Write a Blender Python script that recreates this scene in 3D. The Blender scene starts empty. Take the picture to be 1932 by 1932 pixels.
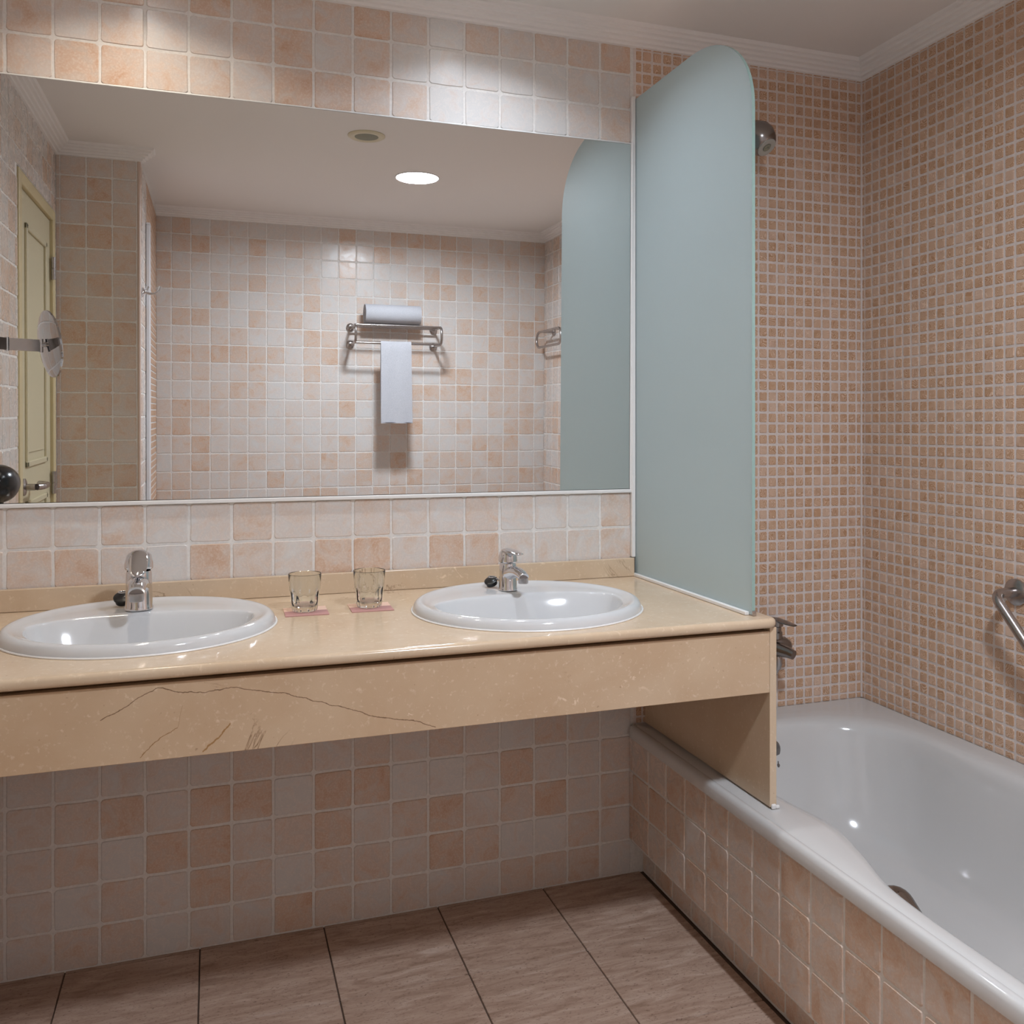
import bpy, bmesh, math, random
from mathutils import Vector, Matrix

random.seed(7)
PI = math.pi
scene = bpy.context.scene
COL = scene.collection

# ------------------------------------------------------------------ camera
CAM = Vector((0.45818, -2.32114, 1.28002))
YAW = -0.3233
FPX, PX, PY = 1677.8692, 966.0, 808.0717
cam_data = bpy.data.cameras.new('camera')
cam_data.sensor_width = 36.0
cam_data.lens = FPX / 1932.0 * 36.0
cam_data.shift_y = -(966.0 - PY) / 1932.0
cam_data.clip_start = 0.01
cam = bpy.data.objects.new('camera', cam_data)
COL.objects.link(cam)
cam.location = CAM
cam.rotation_euler = (PI / 2, 0, YAW)
scene.camera = cam

# ------------------------------------------------------------------ world, exposure
world = bpy.data.worlds.new('world')
world.use_nodes = True
world.node_tree.nodes['Background'].inputs[0].default_value = (0.02, 0.02, 0.02, 1)
scene.world = world
scene.view_settings.view_transform = 'Standard'
scene.view_settings.look = 'None'
scene.view_settings.gamma = 1.0
scene.view_settings.exposure = 0.15
scene.view_settings.use_curve_mapping = False
cy = scene.cycles
cy.use_denoising = True
cy.max_bounces = 8
cy.diffuse_bounces = 4
cy.glossy_bounces = 4
cy.transmission_bounces = 8
cy.transparent_max_bounces = 4
cy.use_adaptive_sampling = True
cy.adaptive_threshold = 0.045
cy.adaptive_min_samples = 24
cy.sample_clamp_indirect = 0.0
cy.blur_glossy = 0.8
cy.use_light_tree = False

# lamp powers (the lamps themselves are built below)
P_ROOM, P_SINK = 27.0, 2.3
LAMP_COL = (0.885, 0.975, 1.09)
WARM_COL = (1.0, 0.90, 0.76)

# ------------------------------------------------------------------ room numbers (metres)
XL, XR = -0.163, 2.405          # left wall, right (bath) wall
XS = 0.160                      # inner face of the partition side
YF, YP = -2.885, -1.794         # far wall, partition
H = 2.425                       # ceiling
ZC = 2.378                      # lower edge of the cornice
Z0 = 0.0974                     # first horizontal joint above the floor
M = 0.03266                     # mosaic pitch
XM = 1.603                      # where big tiles end and mosaic begins
YM = -1.75                      # where the mosaic ends on the right wall
ZT = 0.43                       # bath rim
ZB = 0.857                      # counter top

# ------------------------------------------------------------------ mesh helpers
def link(name, mesh, mat=None, parent=None, loc=(0, 0, 0), rot=(0, 0, 0), smooth=False):
    o = bpy.data.objects.new(name, mesh)
    COL.objects.link(o)
    if mat is not None and mesh is not None and len(mesh.materials) == 0:
        mesh.materials.append(mat)
    o.location = loc
    o.rotation_euler = rot
    if parent is not None:
        o.parent = parent
    if smooth:
        for p in mesh.polygons:
            p.use_smooth = True
    return o

def tag(o, label=None, cat=None, group=None, kind=None):
    if label: o['label'] = label
    if cat: o['category'] = cat
    if group: o['group'] = group
    if kind: o['kind'] = kind
    return o

def thing(name, label, cat, loc=(0, 0, 0), rot=(0, 0, 0), group=None):
    o = bpy.data.objects.new(name, None)
    o.empty_display_size = 0.05
    COL.objects.link(o)
    o.location = loc
    o.rotation_euler = rot
    return tag(o, label, cat, group)

def bm_mesh(bm, name='mesh'):
    bmesh.ops.recalc_face_normals(bm, faces=bm.faces)
    me = bpy.data.meshes.new(name)
    bm.to_mesh(me)
    bm.free()
    return me

def box_mesh(x0, x1, y0, y1, z0, z1, bev=0.0, seg=2):
    bm = bmesh.new()
    bmesh.ops.create_cube(bm, size=1.0)
    for v in bm.verts:
        v.co = Vector((x0 + (v.co.x + .5) * (x1 - x0), y0 + (v.co.y + .5) * (y1 - y0), z0 + (v.co.z + .5) * (z1 - z0)))
    if bev > 0:
        bmesh.ops.bevel(bm, geom=list(bm.edges), offset=bev, segments=seg, profile=0.5, affect='EDGES')
    return bm_mesh(bm)

def box(name, x0, x1, y0, y1, z0, z1, mat, parent=None, bev=0.0, seg=2, loc=(0, 0, 0), rot=(0, 0, 0)):
    return link(name, box_mesh(x0, x1, y0, y1, z0, z1, bev, seg), mat, parent, loc, rot)

def loft_mesh(rings, close_first=False, close_last=False, cyclic=True):
    """rings: list of lists of points, all the same length"""
    n = len(rings[0])
    verts = [p for r in rings for p in r]
    faces = []
    for k in range(len(rings) - 1):
        for i in range(n if cyclic else n - 1):
            j = (i + 1) % n
            faces.append((k * n + i, k * n + j, (k + 1) * n + j, (k + 1) * n + i))
    if close_first: faces.append(tuple(range(n - 1, -1, -1)))
    if close_last: faces.append(tuple((len(rings) - 1) * n + i for i in range(n)))
    me = bpy.data.meshes.new('loft')
    me.from_pydata([tuple(v) for v in verts], [], faces)
    bm = bmesh.new(); bm.from_mesh(me)
    bmesh.ops.recalc_face_normals(bm, faces=bm.faces)
    bm.to_mesh(me); bm.free()
    return me

def smooth_angle(me, ang=0.6):
    for p in me.polygons: p.use_smooth = True
    bm = bmesh.new(); bm.from_mesh(me)
    for e in bm.edges:
        if len(e.link_faces) == 2 and e.calc_face_angle(0) > ang:
            e.smooth = False
    bm.to_mesh(me); bm.free()
    return me

def lathe_mesh(profile, n=32, ang=0.6):
    """profile [(r, z)] turned about local z; r=0 ends are closed"""
    prof = list(profile)
    rings = [[(max(r, 1e-5) * math.cos(2 * PI * i / n), max(r, 1e-5) * math.sin(2 * PI * i / n), z) for i in range(n)] for r, z in prof]
    me = loft_mesh(rings, close_first=prof[0][0] > 0, close_last=prof[-1][0] > 0)
    return smooth_angle(me, ang)

def lathe(name, profile, mat, parent=None, loc=(0, 0, 0), rot=(0, 0, 0), n=32, ang=0.6):
    return link(name, lathe_mesh(profile, n, ang), mat, parent, loc, rot)

def tube_mesh(pts, radii, n=14, cap=True, flat=1.0):
    """tube through points with a radius each; flat squashes the section"""
    pts = [Vector(p) for p in pts]
    if not isinstance(radii, (list, tuple)): radii = [radii] * len(pts)
    rings = []
    t0 = (pts[1] - pts[0]).normalized()
    up = Vector((0, 0, 1)) if abs(t0.z) < 0.95 else Vector((1, 0, 0))
    nrm = (up - t0 * up.dot(t0)).normalized()
    prev = t0
    for k, p in enumerate(pts):
        if k == 0: t = t0
        elif k == len(pts) - 1: t = (pts[k] - pts[k - 1]).normalized()
        else: t = ((pts[k + 1] - pts[k]).normalized() + (pts[k] - pts[k - 1]).normalized()).normalized()
        q = prev.rotation_difference(t)
        nrm = (q @ nrm); nrm = (nrm - t * nrm.dot(t)).normalized()
        prev = t
        b = t.cross(nrm)
        r = radii[k]
        rings.append([p + (b * math.cos(2 * PI * i / n) + nrm * flat * math.sin(2 * PI * i / n)) * r for i in range(n)])
    me = loft_mesh(rings, cap, cap)
    return smooth_angle(me, 0.9)

def tube(name, pts, radii, mat, parent=None, n=14, flat=1.0, loc=(0, 0, 0), rot=(0, 0, 0)):
    return link(name, tube_mesh(pts, radii, n, True, flat), mat, parent, loc, rot)

def arc_path(pts, rad, seg=6):
    """polyline with rounded corners"""
    pts = [Vector(p) for p in pts]
    out = [pts[0]]
    for k in range(1, len(pts) - 1):
        a, b, c = pts[k - 1], pts[k], pts[k + 1]
        u, v = (a - b), (c - b)
        d = min(rad, u.length * .49, v.length * .49)
        p0, p1 = b + u.normalized() * d, b + v.normalized() * d
        for s in range(seg + 1):
            t = s / seg
            out.append(p0.lerp(b, t).lerp(b.lerp(p1, t), t))
    out.append(pts[-1])
    return out

def prism_mesh(outline, depth, bev=0.0, seg=1):
    """outline [(u, v)] in local xy, extruded to +z by depth"""
    bm = bmesh.new()
    vs = [bm.verts.new((u, v, 0)) for u, v in outline]
    f = bm.faces.new(vs)
    r = bmesh.ops.extrude_face_region(bm, geom=[f])
    bmesh.ops.translate(bm, vec=(0, 0, depth), verts=[e for e in r['geom'] if isinstance(e, bmesh.types.BMVert)])
    if bev > 0:
        es = [e for e in bm.edges if abs(e.verts[0].co.z - e.verts[1].co.z) < 1e-7]
        bmesh.ops.bevel(bm, geom=es, offset=bev, segments=seg, affect='EDGES')
    return bm_mesh(bm)

def project(p):
    q = Vector(p) - CAM
    r = Vector((math.cos(YAW), math.sin(YAW), 0)); fw = Vector((-math.sin(YAW), math.cos(YAW), 0))
    d = q.dot(fw)
    return PX + FPX * q.dot(r) / d, PY - FPX * q.z / d, d

# ------------------------------------------------------------------ material helpers
def srgb(r, g, b):
    f = lambda c: (c / 255 / 12.92) if c / 255 <= 0.04045 else ((c / 255 + 0.055) / 1.055) ** 2.4
    return (f(r), f(g), f(b), 1)

class NT:
    def __init__(self, name):
        self.mat = bpy.data.materials.new(name)
        self.mat.use_nodes = True
        self.t = self.mat.node_tree
        self.p = self.t.nodes['Principled BSDF']
        self.out = self.t.nodes['Material Output']
    def n(self, typ, **kw):
        nd = self.t.nodes.new(typ)
        for k, v in kw.items():
            if k.startswith('_'): setattr(nd, k[1:], v)
        return nd
    def l(self, a, b): self.t.links.new(a, b)
    def coord(self, which='Object', scale=(1, 1, 1), loc=None):
        tc = self.n('ShaderNodeTexCoord'); mp = self.n('ShaderNodeMapping')
        mp.inputs['Scale'].default_value = scale
        self.l(tc.outputs[which], mp.inputs['Vector'])
        return mp.outputs['Vector']
    def world_pos(self, scale=(1, 1, 1)):
        g = self.n('ShaderNodeNewGeometry'); mp = self.n('ShaderNodeMapping')
        mp.inputs['Scale'].default_value = scale
        self.l(g.outputs['Position'], mp.inputs['Vector'])
        return mp.outputs['Vector']
    def noise(self, vec, scale, detail=4, rough=0.55, dist=0.0):
        nd = self.n('ShaderNodeTexNoise')
        nd.inputs['Scale'].default_value = scale; nd.inputs['Detail'].default_value = detail
        nd.inputs['Roughness'].default_value = rough; nd.inputs['Distortion'].default_value = dist
        self.l(vec, nd.inputs['Vector'])
        return nd.outputs['Fac']
    def ramp(self, fac, stops, interp='LINEAR'):
        r = self.n('ShaderNodeValToRGB'); r.color_ramp.interpolation = interp
        e = r.color_ramp.elements
        while len(e) > 1: e.remove(e[-1])
        e[0].position, e[0].color = stops[0][0], stops[0][1]
        for pos, col in stops[1:]:
            k = e.new(pos); k.color = col
        self.l(fac, r.inputs['Fac'])
        return r.outputs['Color']
    def mix(self, fac, a, b, mode='MIX'):
        m = self.n('ShaderNodeMix'); m.data_type = 'RGBA'; m.blend_type = mode
        for sock, v in ((m.inputs[0], fac), (m.inputs[6], a), (m.inputs[7], b)):
            if isinstance(v, (int, float)): sock.default_value = v
            elif isinstance(v, tuple): sock.default_value = v
            else: self.l(v, sock)
        return m.outputs[2]
    def math(self, op, a, b=None):
        m = self.n('ShaderNodeMath'); m.operation = op
        for k, v in ((0, a), (1, b)):
            if v is None: continue
            if isinstance(v, (int, float)): m.inputs[k].default_value = v
            else: self.l(v, m.inputs[k])
        return m.outputs[0]
    def bump(self, height, strength=0.2, dist=0.001):
        b = self.n('ShaderNodeBump'); b.inputs['Strength'].default_value = strength
        b.inputs['Distance'].default_value = dist
        self.l(height, b.inputs['Height']); self.l(b.outputs['Normal'], self.p.inputs['Normal'])
    def set(self, **kw):
        for k, v in kw.items():
            s = self.p.inputs[k.replace('_', ' ')]
            if hasattr(v, 'is_linked') or isinstance(v, bpy.types.NodeSocket): self.l(v, s)
            else: s.default_value = v
        return self

def plain(name, col, rough=0.5, metal=0.0, spec=0.5, coat=0.0):
    m = NT(name)
    m.set(Base_Color=col, Roughness=rough, Metallic=metal)
    m.p.inputs['Specular IOR Level'].default_value = spec
    m.p.inputs['Coat Weight'].default_value = coat
    m.p.inputs['Coat Roughness'].default_value = 0.05
    return m.mat

BLK, WHT = (0, 0, 0, 1), (1, 1, 1, 1)

def mat_big_tile(name, use_random):
    m = NT(name)
    oi = m.n('ShaderNodeObjectInfo'); geo = m.n('ShaderNodeNewGeometry')
    if use_random:
        isl = geo.outputs['Random Per Island']; seed = m.math('MULTIPLY', isl, 37.0)
        tone = m.math('ADD', m.math('MULTIPLY', isl, 0.56), 0.10)
        g = m.world_pos()
    else:
        sep = m.n('ShaderNodeSeparateColor'); m.l(oi.outputs['Color'], sep.inputs[0])
        tone = sep.outputs[0]; seed = m.math('MULTIPLY', oi.outputs['Random'], 37.0)
        g = m.world_pos()
    add = m.n('ShaderNodeVectorMath'); add.operation = 'ADD'
    m.l(g, add.inputs[0])
    comb = m.n('ShaderNodeCombineXYZ'); m.l(seed, comb.inputs[0]); m.l(seed, comb.inputs[1]); m.l(seed, comb.inputs[2])
    m.l(comb.outputs[0], add.inputs[1])
    v = add.outputs[0]
    blot = m.noise(v, 20, 4, 0.66, 0.7)
    fine = m.noise(v, 230, 1, 0.6)
    t = m.math('ADD', tone, m.math('MULTIPLY', m.math('SUBTRACT', blot, 0.5), 1.5))
    col = m.ramp(t, [(0.0, srgb(216, 213, 211)), (0.25, srgb(214, 204, 198)), (0.5, srgb(212, 194, 182)), (0.72, srgb(209, 181, 161)), (1.0, srgb(200, 160, 132))])
    col = m.mix(m.ramp(fine, [(0.45, BLK), (0.72, WHT)]), col, m.mix(0.3, col, srgb(232, 224, 216)))
    m.set(Base_Color=col, Roughness=m.ramp(blot, [(0.3, (0.22, 0.22, 0.22, 1)), (0.7, (0.34, 0.34, 0.34, 1))]))
    m.p.inputs['Specular IOR Level'].default_value = 0.45
    m.bump(blot, 0.12, 0.001)
    return m.mat

def mat_mosaic(name, use_random):
    m = NT(name)
    oi = m.n('ShaderNodeObjectInfo'); geo = m.n('ShaderNodeNewGeometry')
    rnd = geo.outputs['Random Per Island'] if use_random else oi.outputs['Random']
    comb = m.n('ShaderNodeCombineXYZ')
    s = m.math('MULTIPLY', rnd, 53.0)
    for k in range(3): m.l(s, comb.inputs[k])
    add = m.n('ShaderNodeVectorMath'); add.operation = 'ADD'
    m.l(m.world_pos(), add.inputs[0]); m.l(comb.outputs[0], add.inputs[1])
    warp = m.noise(add.outputs[0], 30, 1, 0.5)
    wv_ = m.math('SINE', m.math('MULTIPLY', m.noise(add.outputs[0], 38, 0, 0.5, 0.4), 95.0))
    st = m.math('MULTIPLY', m.math('ADD', m.math('MULTIPLY', wv_, 0.5), 0.5), warp)
    base = m.ramp(rnd, [(0.0, srgb(190, 148, 114)), (0.4, srgb(198, 158, 126)), (0.7, srgb(204, 167, 139)), (1.0, srgb(212, 181, 160))])
    col = m.mix(m.ramp(st, [(0.22, BLK), (0.48, WHT)]), base, m.mix(0.8, base, srgb(236, 210, 188)))
    col = m.mix(m.ramp(warp, [(0.45, BLK), (0.75, (0.5, 0.5, 0.5, 1))]), col, srgb(172, 126, 92))
    m.set(Base_Color=col, Roughness=0.4)
    return m.mat

def mat_grout(name, col, scale=120):
    m = NT(name)
    n = m.noise(m.world_pos(), scale, 3)
    m.set(Base_Color=m.ramp(n, [(0.3, tuple(c * .86 for c in col[:3]) + (1,)), (0.7, col)]), Roughness=0.75)
    m.bump(n, 0.25, 0.001)
    return m.mat

def mat_marble(name, c0, c1, vein, rough=0.12, paths=()):
    m = NT(name)
    w = m.world_pos()
    big = m.noise(w, 5, 6, 0.6, 0.5)
    fine = m.noise(w, 85, 4, 0.65)
    col = m.mix(m.ramp(big, [(0.3, BLK), (0.7, WHT)]), c0, c1)
    col = m.mix(m.ramp(fine, [(0.58, BLK), (0.72, WHT)]), col, m.mix(0.45, col, srgb(236, 218, 194)))
    col = m.mix(m.ramp(fine, [(0.24, WHT), (0.33, BLK)]), col, m.mix(0.5, col, vein))
    # thin wandering cracks: the zero line of a warped noise
    v1 = m.noise(m.world_pos((1, 1, 1.6)), 3.2, 7, 0.62, 0.9)
    d1 = m.math('ABSOLUTE', m.math('SUBTRACT', v1, 0.5))
    gate = m.noise(w, 3.1, 2, 0.5)
    line = m.ramp(d1, [(0.0, WHT), (0.0035, (0.5, 0.5, 0.5, 1)), (0.008, BLK)])
    g2 = m.ramp(gate, [(0.60, BLK), (0.70, WHT)])
    col = m.mix(m.mix(1.0, line, g2, 'MULTIPLY'), col, vein)
    # pale fossil flecks
    v2 = m.noise(w, 26, 3, 0.7, 1.2)
    gate2 = m.noise(w, 4.3, 1, 0.5)
    fl = m.mix(1.0, m.ramp(v2, [(0.62, BLK), (0.70, WHT)]), m.ramp(gate2, [(0.52, BLK), (0.62, WHT)]), 'MULTIPLY')
    col = m.mix(fl, col, srgb(228, 206, 180))
    if paths:
        g = m.n('ShaderNodeNewGeometry'); sx = m.n('ShaderNodeSeparateXYZ'); m.l(g.outputs['Position'], sx.inputs[0])
        wob = m.noise(w, 34, 3, 0.6)
        for pts, vc, th, amp in paths:
            xa_, xb_ = pts[0][0], pts[-1][0]
            mr = m.n('ShaderNodeMapRange'); mr.clamp = False
            mr.inputs[1].default_value = xa_; mr.inputs[2].default_value = xb_
            m.l(sx.outputs[0], mr.inputs[0])
            z_ = m.ramp(mr.outputs[0], [((x - xa_) / (xb_ - xa_), ((z - 0.6), z - 0.6, z - 0.6, 1)) for x, z in pts])
            off = m.math('MULTIPLY', m.math('SUBTRACT', wob, 0.5), amp)
            d_ = m.math('ABSOLUTE', m.math('SUBTRACT', m.math('SUBTRACT', m.math('SUBTRACT', sx.outputs[2], 0.6), z_), off))
            on = m.math('MULTIPLY', m.math('GREATER_THAN', mr.outputs[0], 0.0), m.math('LESS_THAN', mr.outputs[0], 1.0))
            f_ = m.math('MULTIPLY', m.math('MULTIPLY', on, m.math('LESS_THAN', d_, th)), 0.75)
            col = m.mix(f_, col, vc)
    m.set(Base_Color=col, Roughness=rough)
    m.p.inputs['Specular IOR Level'].default_value = 0.5
    return m.mat

def mat_floor_tile():
    m = NT('floor_tile_stone')
    oi = m.n('ShaderNodeObjectInfo')
    comb = m.n('ShaderNodeCombineXYZ')
    s = m.math('MULTIPLY', oi.outputs['Random'], 19.0)
    for k in range(3): m.l(s, comb.inputs[k])
    add = m.n('ShaderNodeVectorMath'); add.operation = 'ADD'
    m.l(m.world_pos((1.6, 9, 1)), add.inputs[0]); m.l(comb.outputs[0], add.inputs[1])
    a = m.noise(add.outputs[0], 5, 6, 0.65, 0.8)
    add2 = m.n('ShaderNodeVectorMath'); add2.operation = 'ADD'
    m.l(m.world_pos((30, 75, 1)), add2.inputs[0]); m.l(comb.outputs[0], add2.inputs[1])
    b = m.noise(add2.outputs[0], 4, 4, 0.6)
    col = m.ramp(a, [(0.28, srgb(152, 124, 106)), (0.45, srgb(176, 148, 130)), (0.58, srgb(190, 164, 147)), (0.75, srgb(210, 189, 174))])
    col = m.mix(m.ramp(b, [(0.28, WHT), (0.42, BLK)]), col, srgb(112, 84, 68))
    m.set(Base_Color=col, Roughness=0.42)
    m.bump(b, 0.1, 0.0006)
    return m.mat

M_TILE = mat_big_tile('glazed_wall_tile', False)
M_TILE_R = mat_big_tile('glazed_wall_tile_field', True)
M_MOS = mat_mosaic('mosaic_tile', False)
M_MOS_R = mat_mosaic('mosaic_tile_field', True)
M_GROUT = mat_grout('pale_grout', srgb(234, 230, 226))
M_GROUT_M = mat_grout('mosaic_grout', srgb(228, 216, 210))
M_GROUT_F = mat_grout('floor_grout', srgb(92, 74, 62))
M_MARBLE = mat_marble('cream_marble', srgb(212, 190, 164), srgb(202, 176, 147), srgb(118, 84, 54), 0.16)
VEIN1 = [(0.2699, 0.7707), (0.2936, 0.7793), (0.3262, 0.8013), (0.3636, 0.8180), (0.4105, 0.8064), (0.4438, 0.8042), (0.4867, 0.8079), (0.5388, 0.7972), (0.5795, 0.7885), (0.6404, 0.7678), (0.7057, 0.7453), (0.7532, 0.7274), (0.8255, 0.7117), (0.8698, 0.6946)]
VEIN2 = [(0.334, 0.6993), (0.3505, 0.7153), (0.3963, 0.7451), (0.4045, 0.7834)]
VEIN3 = [(0.4384, 0.6938), (0.472, 0.7255), (0.4867, 0.7422)]
M_MARBLE_A = mat_marble('cream_marble_veined', srgb(207, 181, 152), srgb(197, 167, 136), srgb(118, 84, 54), 0.2,
                        ((VEIN1, srgb(96, 66, 40), 0.0008, 0.012), (VEIN2, srgb(136, 98, 48), 0.0009, 0.02), (VEIN3, srgb(150, 106, 44), 0.0022, 0.03)))
M_FLOOR = mat_floor_tile()
M_CEIL = plain('ceiling_paint', srgb(238, 234, 231), 0.85, spec=0.2)
M_CORN = plain('cornice_plaster', srgb(240, 236, 234), 0.7, spec=0.25)
M_CERAMIC = plain('white_ceramic', srgb(205, 205, 206), 0.08, spec=0.6, coat=0.3)
M_ENAMEL = plain('white_bath_enamel', srgb(207, 206, 205), 0.10, spec=0.6, coat=0.25)
M_CHROME = plain('chrome', (0.72, 0.72, 0.74, 1), 0.09, 1.0)
M_STEEL = plain('satin_steel', (0.46, 0.43, 0.42, 1), 0.26, 1.0)
M_DARKST = plain('dark_nickel', (0.30, 0.28, 0.27, 1), 0.22, 1.0)
M_WHITE = plain('white_silicone', srgb(232, 230, 228), 0.35)
M_WHITEP = plain('white_plastic', srgb(226, 226, 230), 0.3)
M_BLACK = plain('black_plastic', srgb(20, 20, 23), 0.22)
M_RUBBER = plain('black_rubber', srgb(16, 15, 15), 0.35)
M_DOOR = plain('cream_door_paint', srgb(204, 194, 164), 0.45)
M_DOORF = plain('cream_frame_paint', srgb(206, 190, 150), 0.45)
M_GAPSHADE = plain('gap_shade_paint', srgb(38, 28, 20), 0.9)  # dark colour stands in for the shade in the slit around the door
M_SHADOWGAP = plain('bare_wood_batten', srgb(128, 96, 64), 0.8)
M_PINK = plain('mauve_paper', srgb(190, 142, 136), 0.85)
M_PEACH = plain('peach_paper', srgb(238, 200, 178), 0.85)
M_VENTR = plain('cream_plastic', srgb(214, 204, 176), 0.4)
M_VENTG = plain('grey_grille', srgb(140, 140, 124), 0.6)
M_EDGE = plain('mirror_edge', srgb(60, 62, 60), 0.4)
M_NOZZLE = plain('grey_nozzle', srgb(176, 176, 170), 0.4)

def mat_mirror():
    m = NT('silvered_mirror')
    m.set(Base_Color=(0.86, 0.87, 0.86, 1), Metallic=1.0, Roughness=0.0)
    return m.mat
M_MIRROR = mat_mirror()

def mat_frost():
    m = NT('frosted_glass')
    t = m.t
    t.nodes.remove(m.p)
    d = m.n('ShaderNodeBsdfDiffuse'); d.inputs['Color'].default_value = srgb(222, 236, 240)
    tr = m.n('ShaderNodeBsdfTranslucent'); tr.inputs['Color'].default_value = srgb(222, 240, 243)
    mx = m.n('ShaderNodeMixShader'); mx.inputs[0].default_value = 0.5
    m.l(d.outputs[0], mx.inputs[1]); m.l(tr.outputs[0], mx.inputs[2])
    gl = m.n('ShaderNodeBsdfGlossy'); gl.inputs['Roughness'].default_value = 0.5
    fr = m.n('ShaderNodeFresnel'); fr.inputs['IOR'].default_value = 1.18
    m2 = m.n('ShaderNodeMixShader')
    m.l(fr.outputs[0], m2.inputs[0]); m.l(mx.outputs[0], m2.inputs[1]); m.l(gl.outputs[0], m2.inputs[2])
    m.l(m2.outputs[0], m.out.inputs['Surface'])
    return m.mat
M_FROST = mat_frost()
M_GLEDGE = plain('green_glass_edge', srgb(150, 178, 172), 0.2)

def mat_glass(name, col=(1, 1, 1, 1), ior=1.48):
    m = NT(name)
    m.set(Base_Color=col, Roughness=0.0, IOR=ior)
    m.p.inputs['Transmission Weight'].default_value = 1.0
    return m.mat
M_GLASS = mat_glass('clear_glass', (0.97, 0.985, 0.975, 1))

def mat_towel():
    m = NT('white_terry')
    w = m.world_pos()
    n = m.noise(w, 420, 2, 0.6)
    m.set(Base_Color=m.ramp(n, [(0.3, srgb(174, 174, 180)), (0.7, srgb(198, 198, 203))]), Roughness=0.95)
    m.p.inputs['Specular IOR Level'].default_value = 0.1
    m.bump(n, 0.5, 0.002)
    return m.mat
M_TOWEL = mat_towel()

def mat_emit(name, strength, col):
    m = NT(name)
    m.set(Base_Color=(1, 1, 1, 1))
    m.p.inputs['Emission Color'].default_value = (*col, 1)
    m.p.inputs['Emission Strength'].default_value = strength
    return m.mat
M_LED = mat_emit('lit_diffuser', 14.0, (1.0, 0.98, 0.97))
M_LED.cycles.emission_sampling = 'NONE'


# ------------------------------------------------------------------ tiles
def tile_mesh(half, corner, depth, bev, wob, rng, mids=1):
    """one glazed tile: uneven outline, pillowed edge, 16 to 46 triangles"""
    pts = []
    for k, (sx, sy) in enumerate(((1, 1), (-1, 1), (-1, -1), (1, -1))):
        cx, cyy = sx * (half - corner), sy * (half - corner)
        a0 = k * PI / 2
        for s in ((0, .5, 1) if mids else (0, 1)):
            a = a0 + s * PI / 2
            pts.append([cx + corner * math.cos(a), cyy + corner * math.sin(a)])
        if mids:
            nx, ny = ((-sx, sy), (sx, -sy))[k % 2]
            ex = cx + nx * 0 if k % 2 else 0
            e = {0: (0, half), 1: (-half, 0), 2: (0, -half), 3: (half, 0)}[k]
            pts.append([e[0] + rng.uniform(-.25, .25) * half * (1 if k % 2 == 0 else 0), e[1] + rng.uniform(-.25, .25) * half * (1 if k % 2 else 0)])
    pts = [(x + rng.uniform(-wob, wob), y + rng.uniform(-wob, wob)) for x, y in pts]
    n = len(pts)
    base = [(x, y, 0) for x, y in pts]
    top = [(x * (1 - bev / half), y * (1 - bev / half), depth) for x, y in pts]
    me = bpy.data.meshes.new('tile')
    faces = [tuple(range(n, 2 * n))] + [(i, (i + 1) % n, n + (i + 1) % n, n + i) for i in range(n)]
    me.from_pydata(base + top, [], faces)
    me.update()
    return me

rng = random.Random(3)
BIG = [tile_mesh(0.0470, 0.006, 0.0020, 0.0016, 0.0008, rng) for _ in range(10)]
for b in BIG: b.materials.append(M_TILE)
MOS = [tile_mesh(0.0129, 0.0022, 0.0018, 0.0009, 0.0002, rng, 0) for _ in range(5)]
for b in MOS: b.materials.append(M_MOS)
FLO = [tile_mesh(0.1486, 0.0015, 0.003, 0.0008, 0.0, rng, 0) for _ in range(1)]
for b in FLO: b.materials.append(M_FLOOR)

ROT = {'back': (PI / 2, 0, 0), 'right': (PI / 2, 0, -PI / 2), 'left': (PI / 2, 0, PI / 2), 'front': (PI / 2, 0, PI), 'floor': (0, 0, 0)}
def place(side, u, v, off):
    """u along the wall (x or y), v up (z, or y on the floor), off = plane coordinate"""
    if side in ('back', 'front'): return (u, off, v)
    if side in ('left', 'right'): return (off, u, v)
    return (u, v, off)

def cells(u_lines, v_lines, u0, u1, v0, v1, minsize):
    out = []
    for i in range(len(u_lines) - 1):
        for j in range(len(v_lines) - 1):
            a, b = max(u_lines[i], u0), min(u_lines[i + 1], u1)
            c, d = max(v_lines[j], v0), min(v_lines[j + 1], v1)
            if b - a > minsize and d - c > minsize:
                out.append((i, j, a, b, c, d))
    return out

def tile_objects(name, parent, side, off, cl, pitch, meshes, tone=None):
    for (i, j, a, b, c, d) in cl:
        me = meshes[(i * 7 + j * 13 + (i * j) % 5) % len(meshes)]
        o = bpy.data.objects.new(name, me)
        COL.objects.link(o)
        o.location = place(side, (a + b) / 2, (c + d) / 2, off)
        o.rotation_euler = ROT[side]
        o.scale = ((b - a) / pitch, (d - c) / pitch, 1)
        if tone is not None:
            t = tone(i, j)
            o.color = (t, t, t, 1)
        o.parent = parent

def tile_stuff(name, parent, side, off, cl, pitch, meshes, mat):
    """the tiles past the limit, joined as real geometry"""
    from mathutils import Euler
    R = Euler(ROT[side]).to_matrix()
    V, F = [], []
    for (i, j, a, b, c, d) in cl:
        me = meshes[(i * 7 + j * 13 + (i * j) % 5) % len(meshes)]
        sx, sy = (b - a) / pitch, (d - c) / pitch
        L = Vector(place(side, (a + b) / 2, (c + d) / 2, off))
        n0 = len(V)
        for v in me.vertices: V.append(tuple(R @ Vector((v.co.x * sx, v.co.y * sy, v.co.z)) + L))
        for p in me.polygons: F.append(tuple(n0 + k for k in p.vertices))
    if not V: return
    me = bpy.data.meshes.new(name)
    me.from_pydata(V, [], F)
    o = link(name, me, mat, parent)
    o['kind'] = 'stuff'

def structure(o, label=None):
    o['kind'] = 'structure'
    if label: o['label'] = label
    return o

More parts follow.
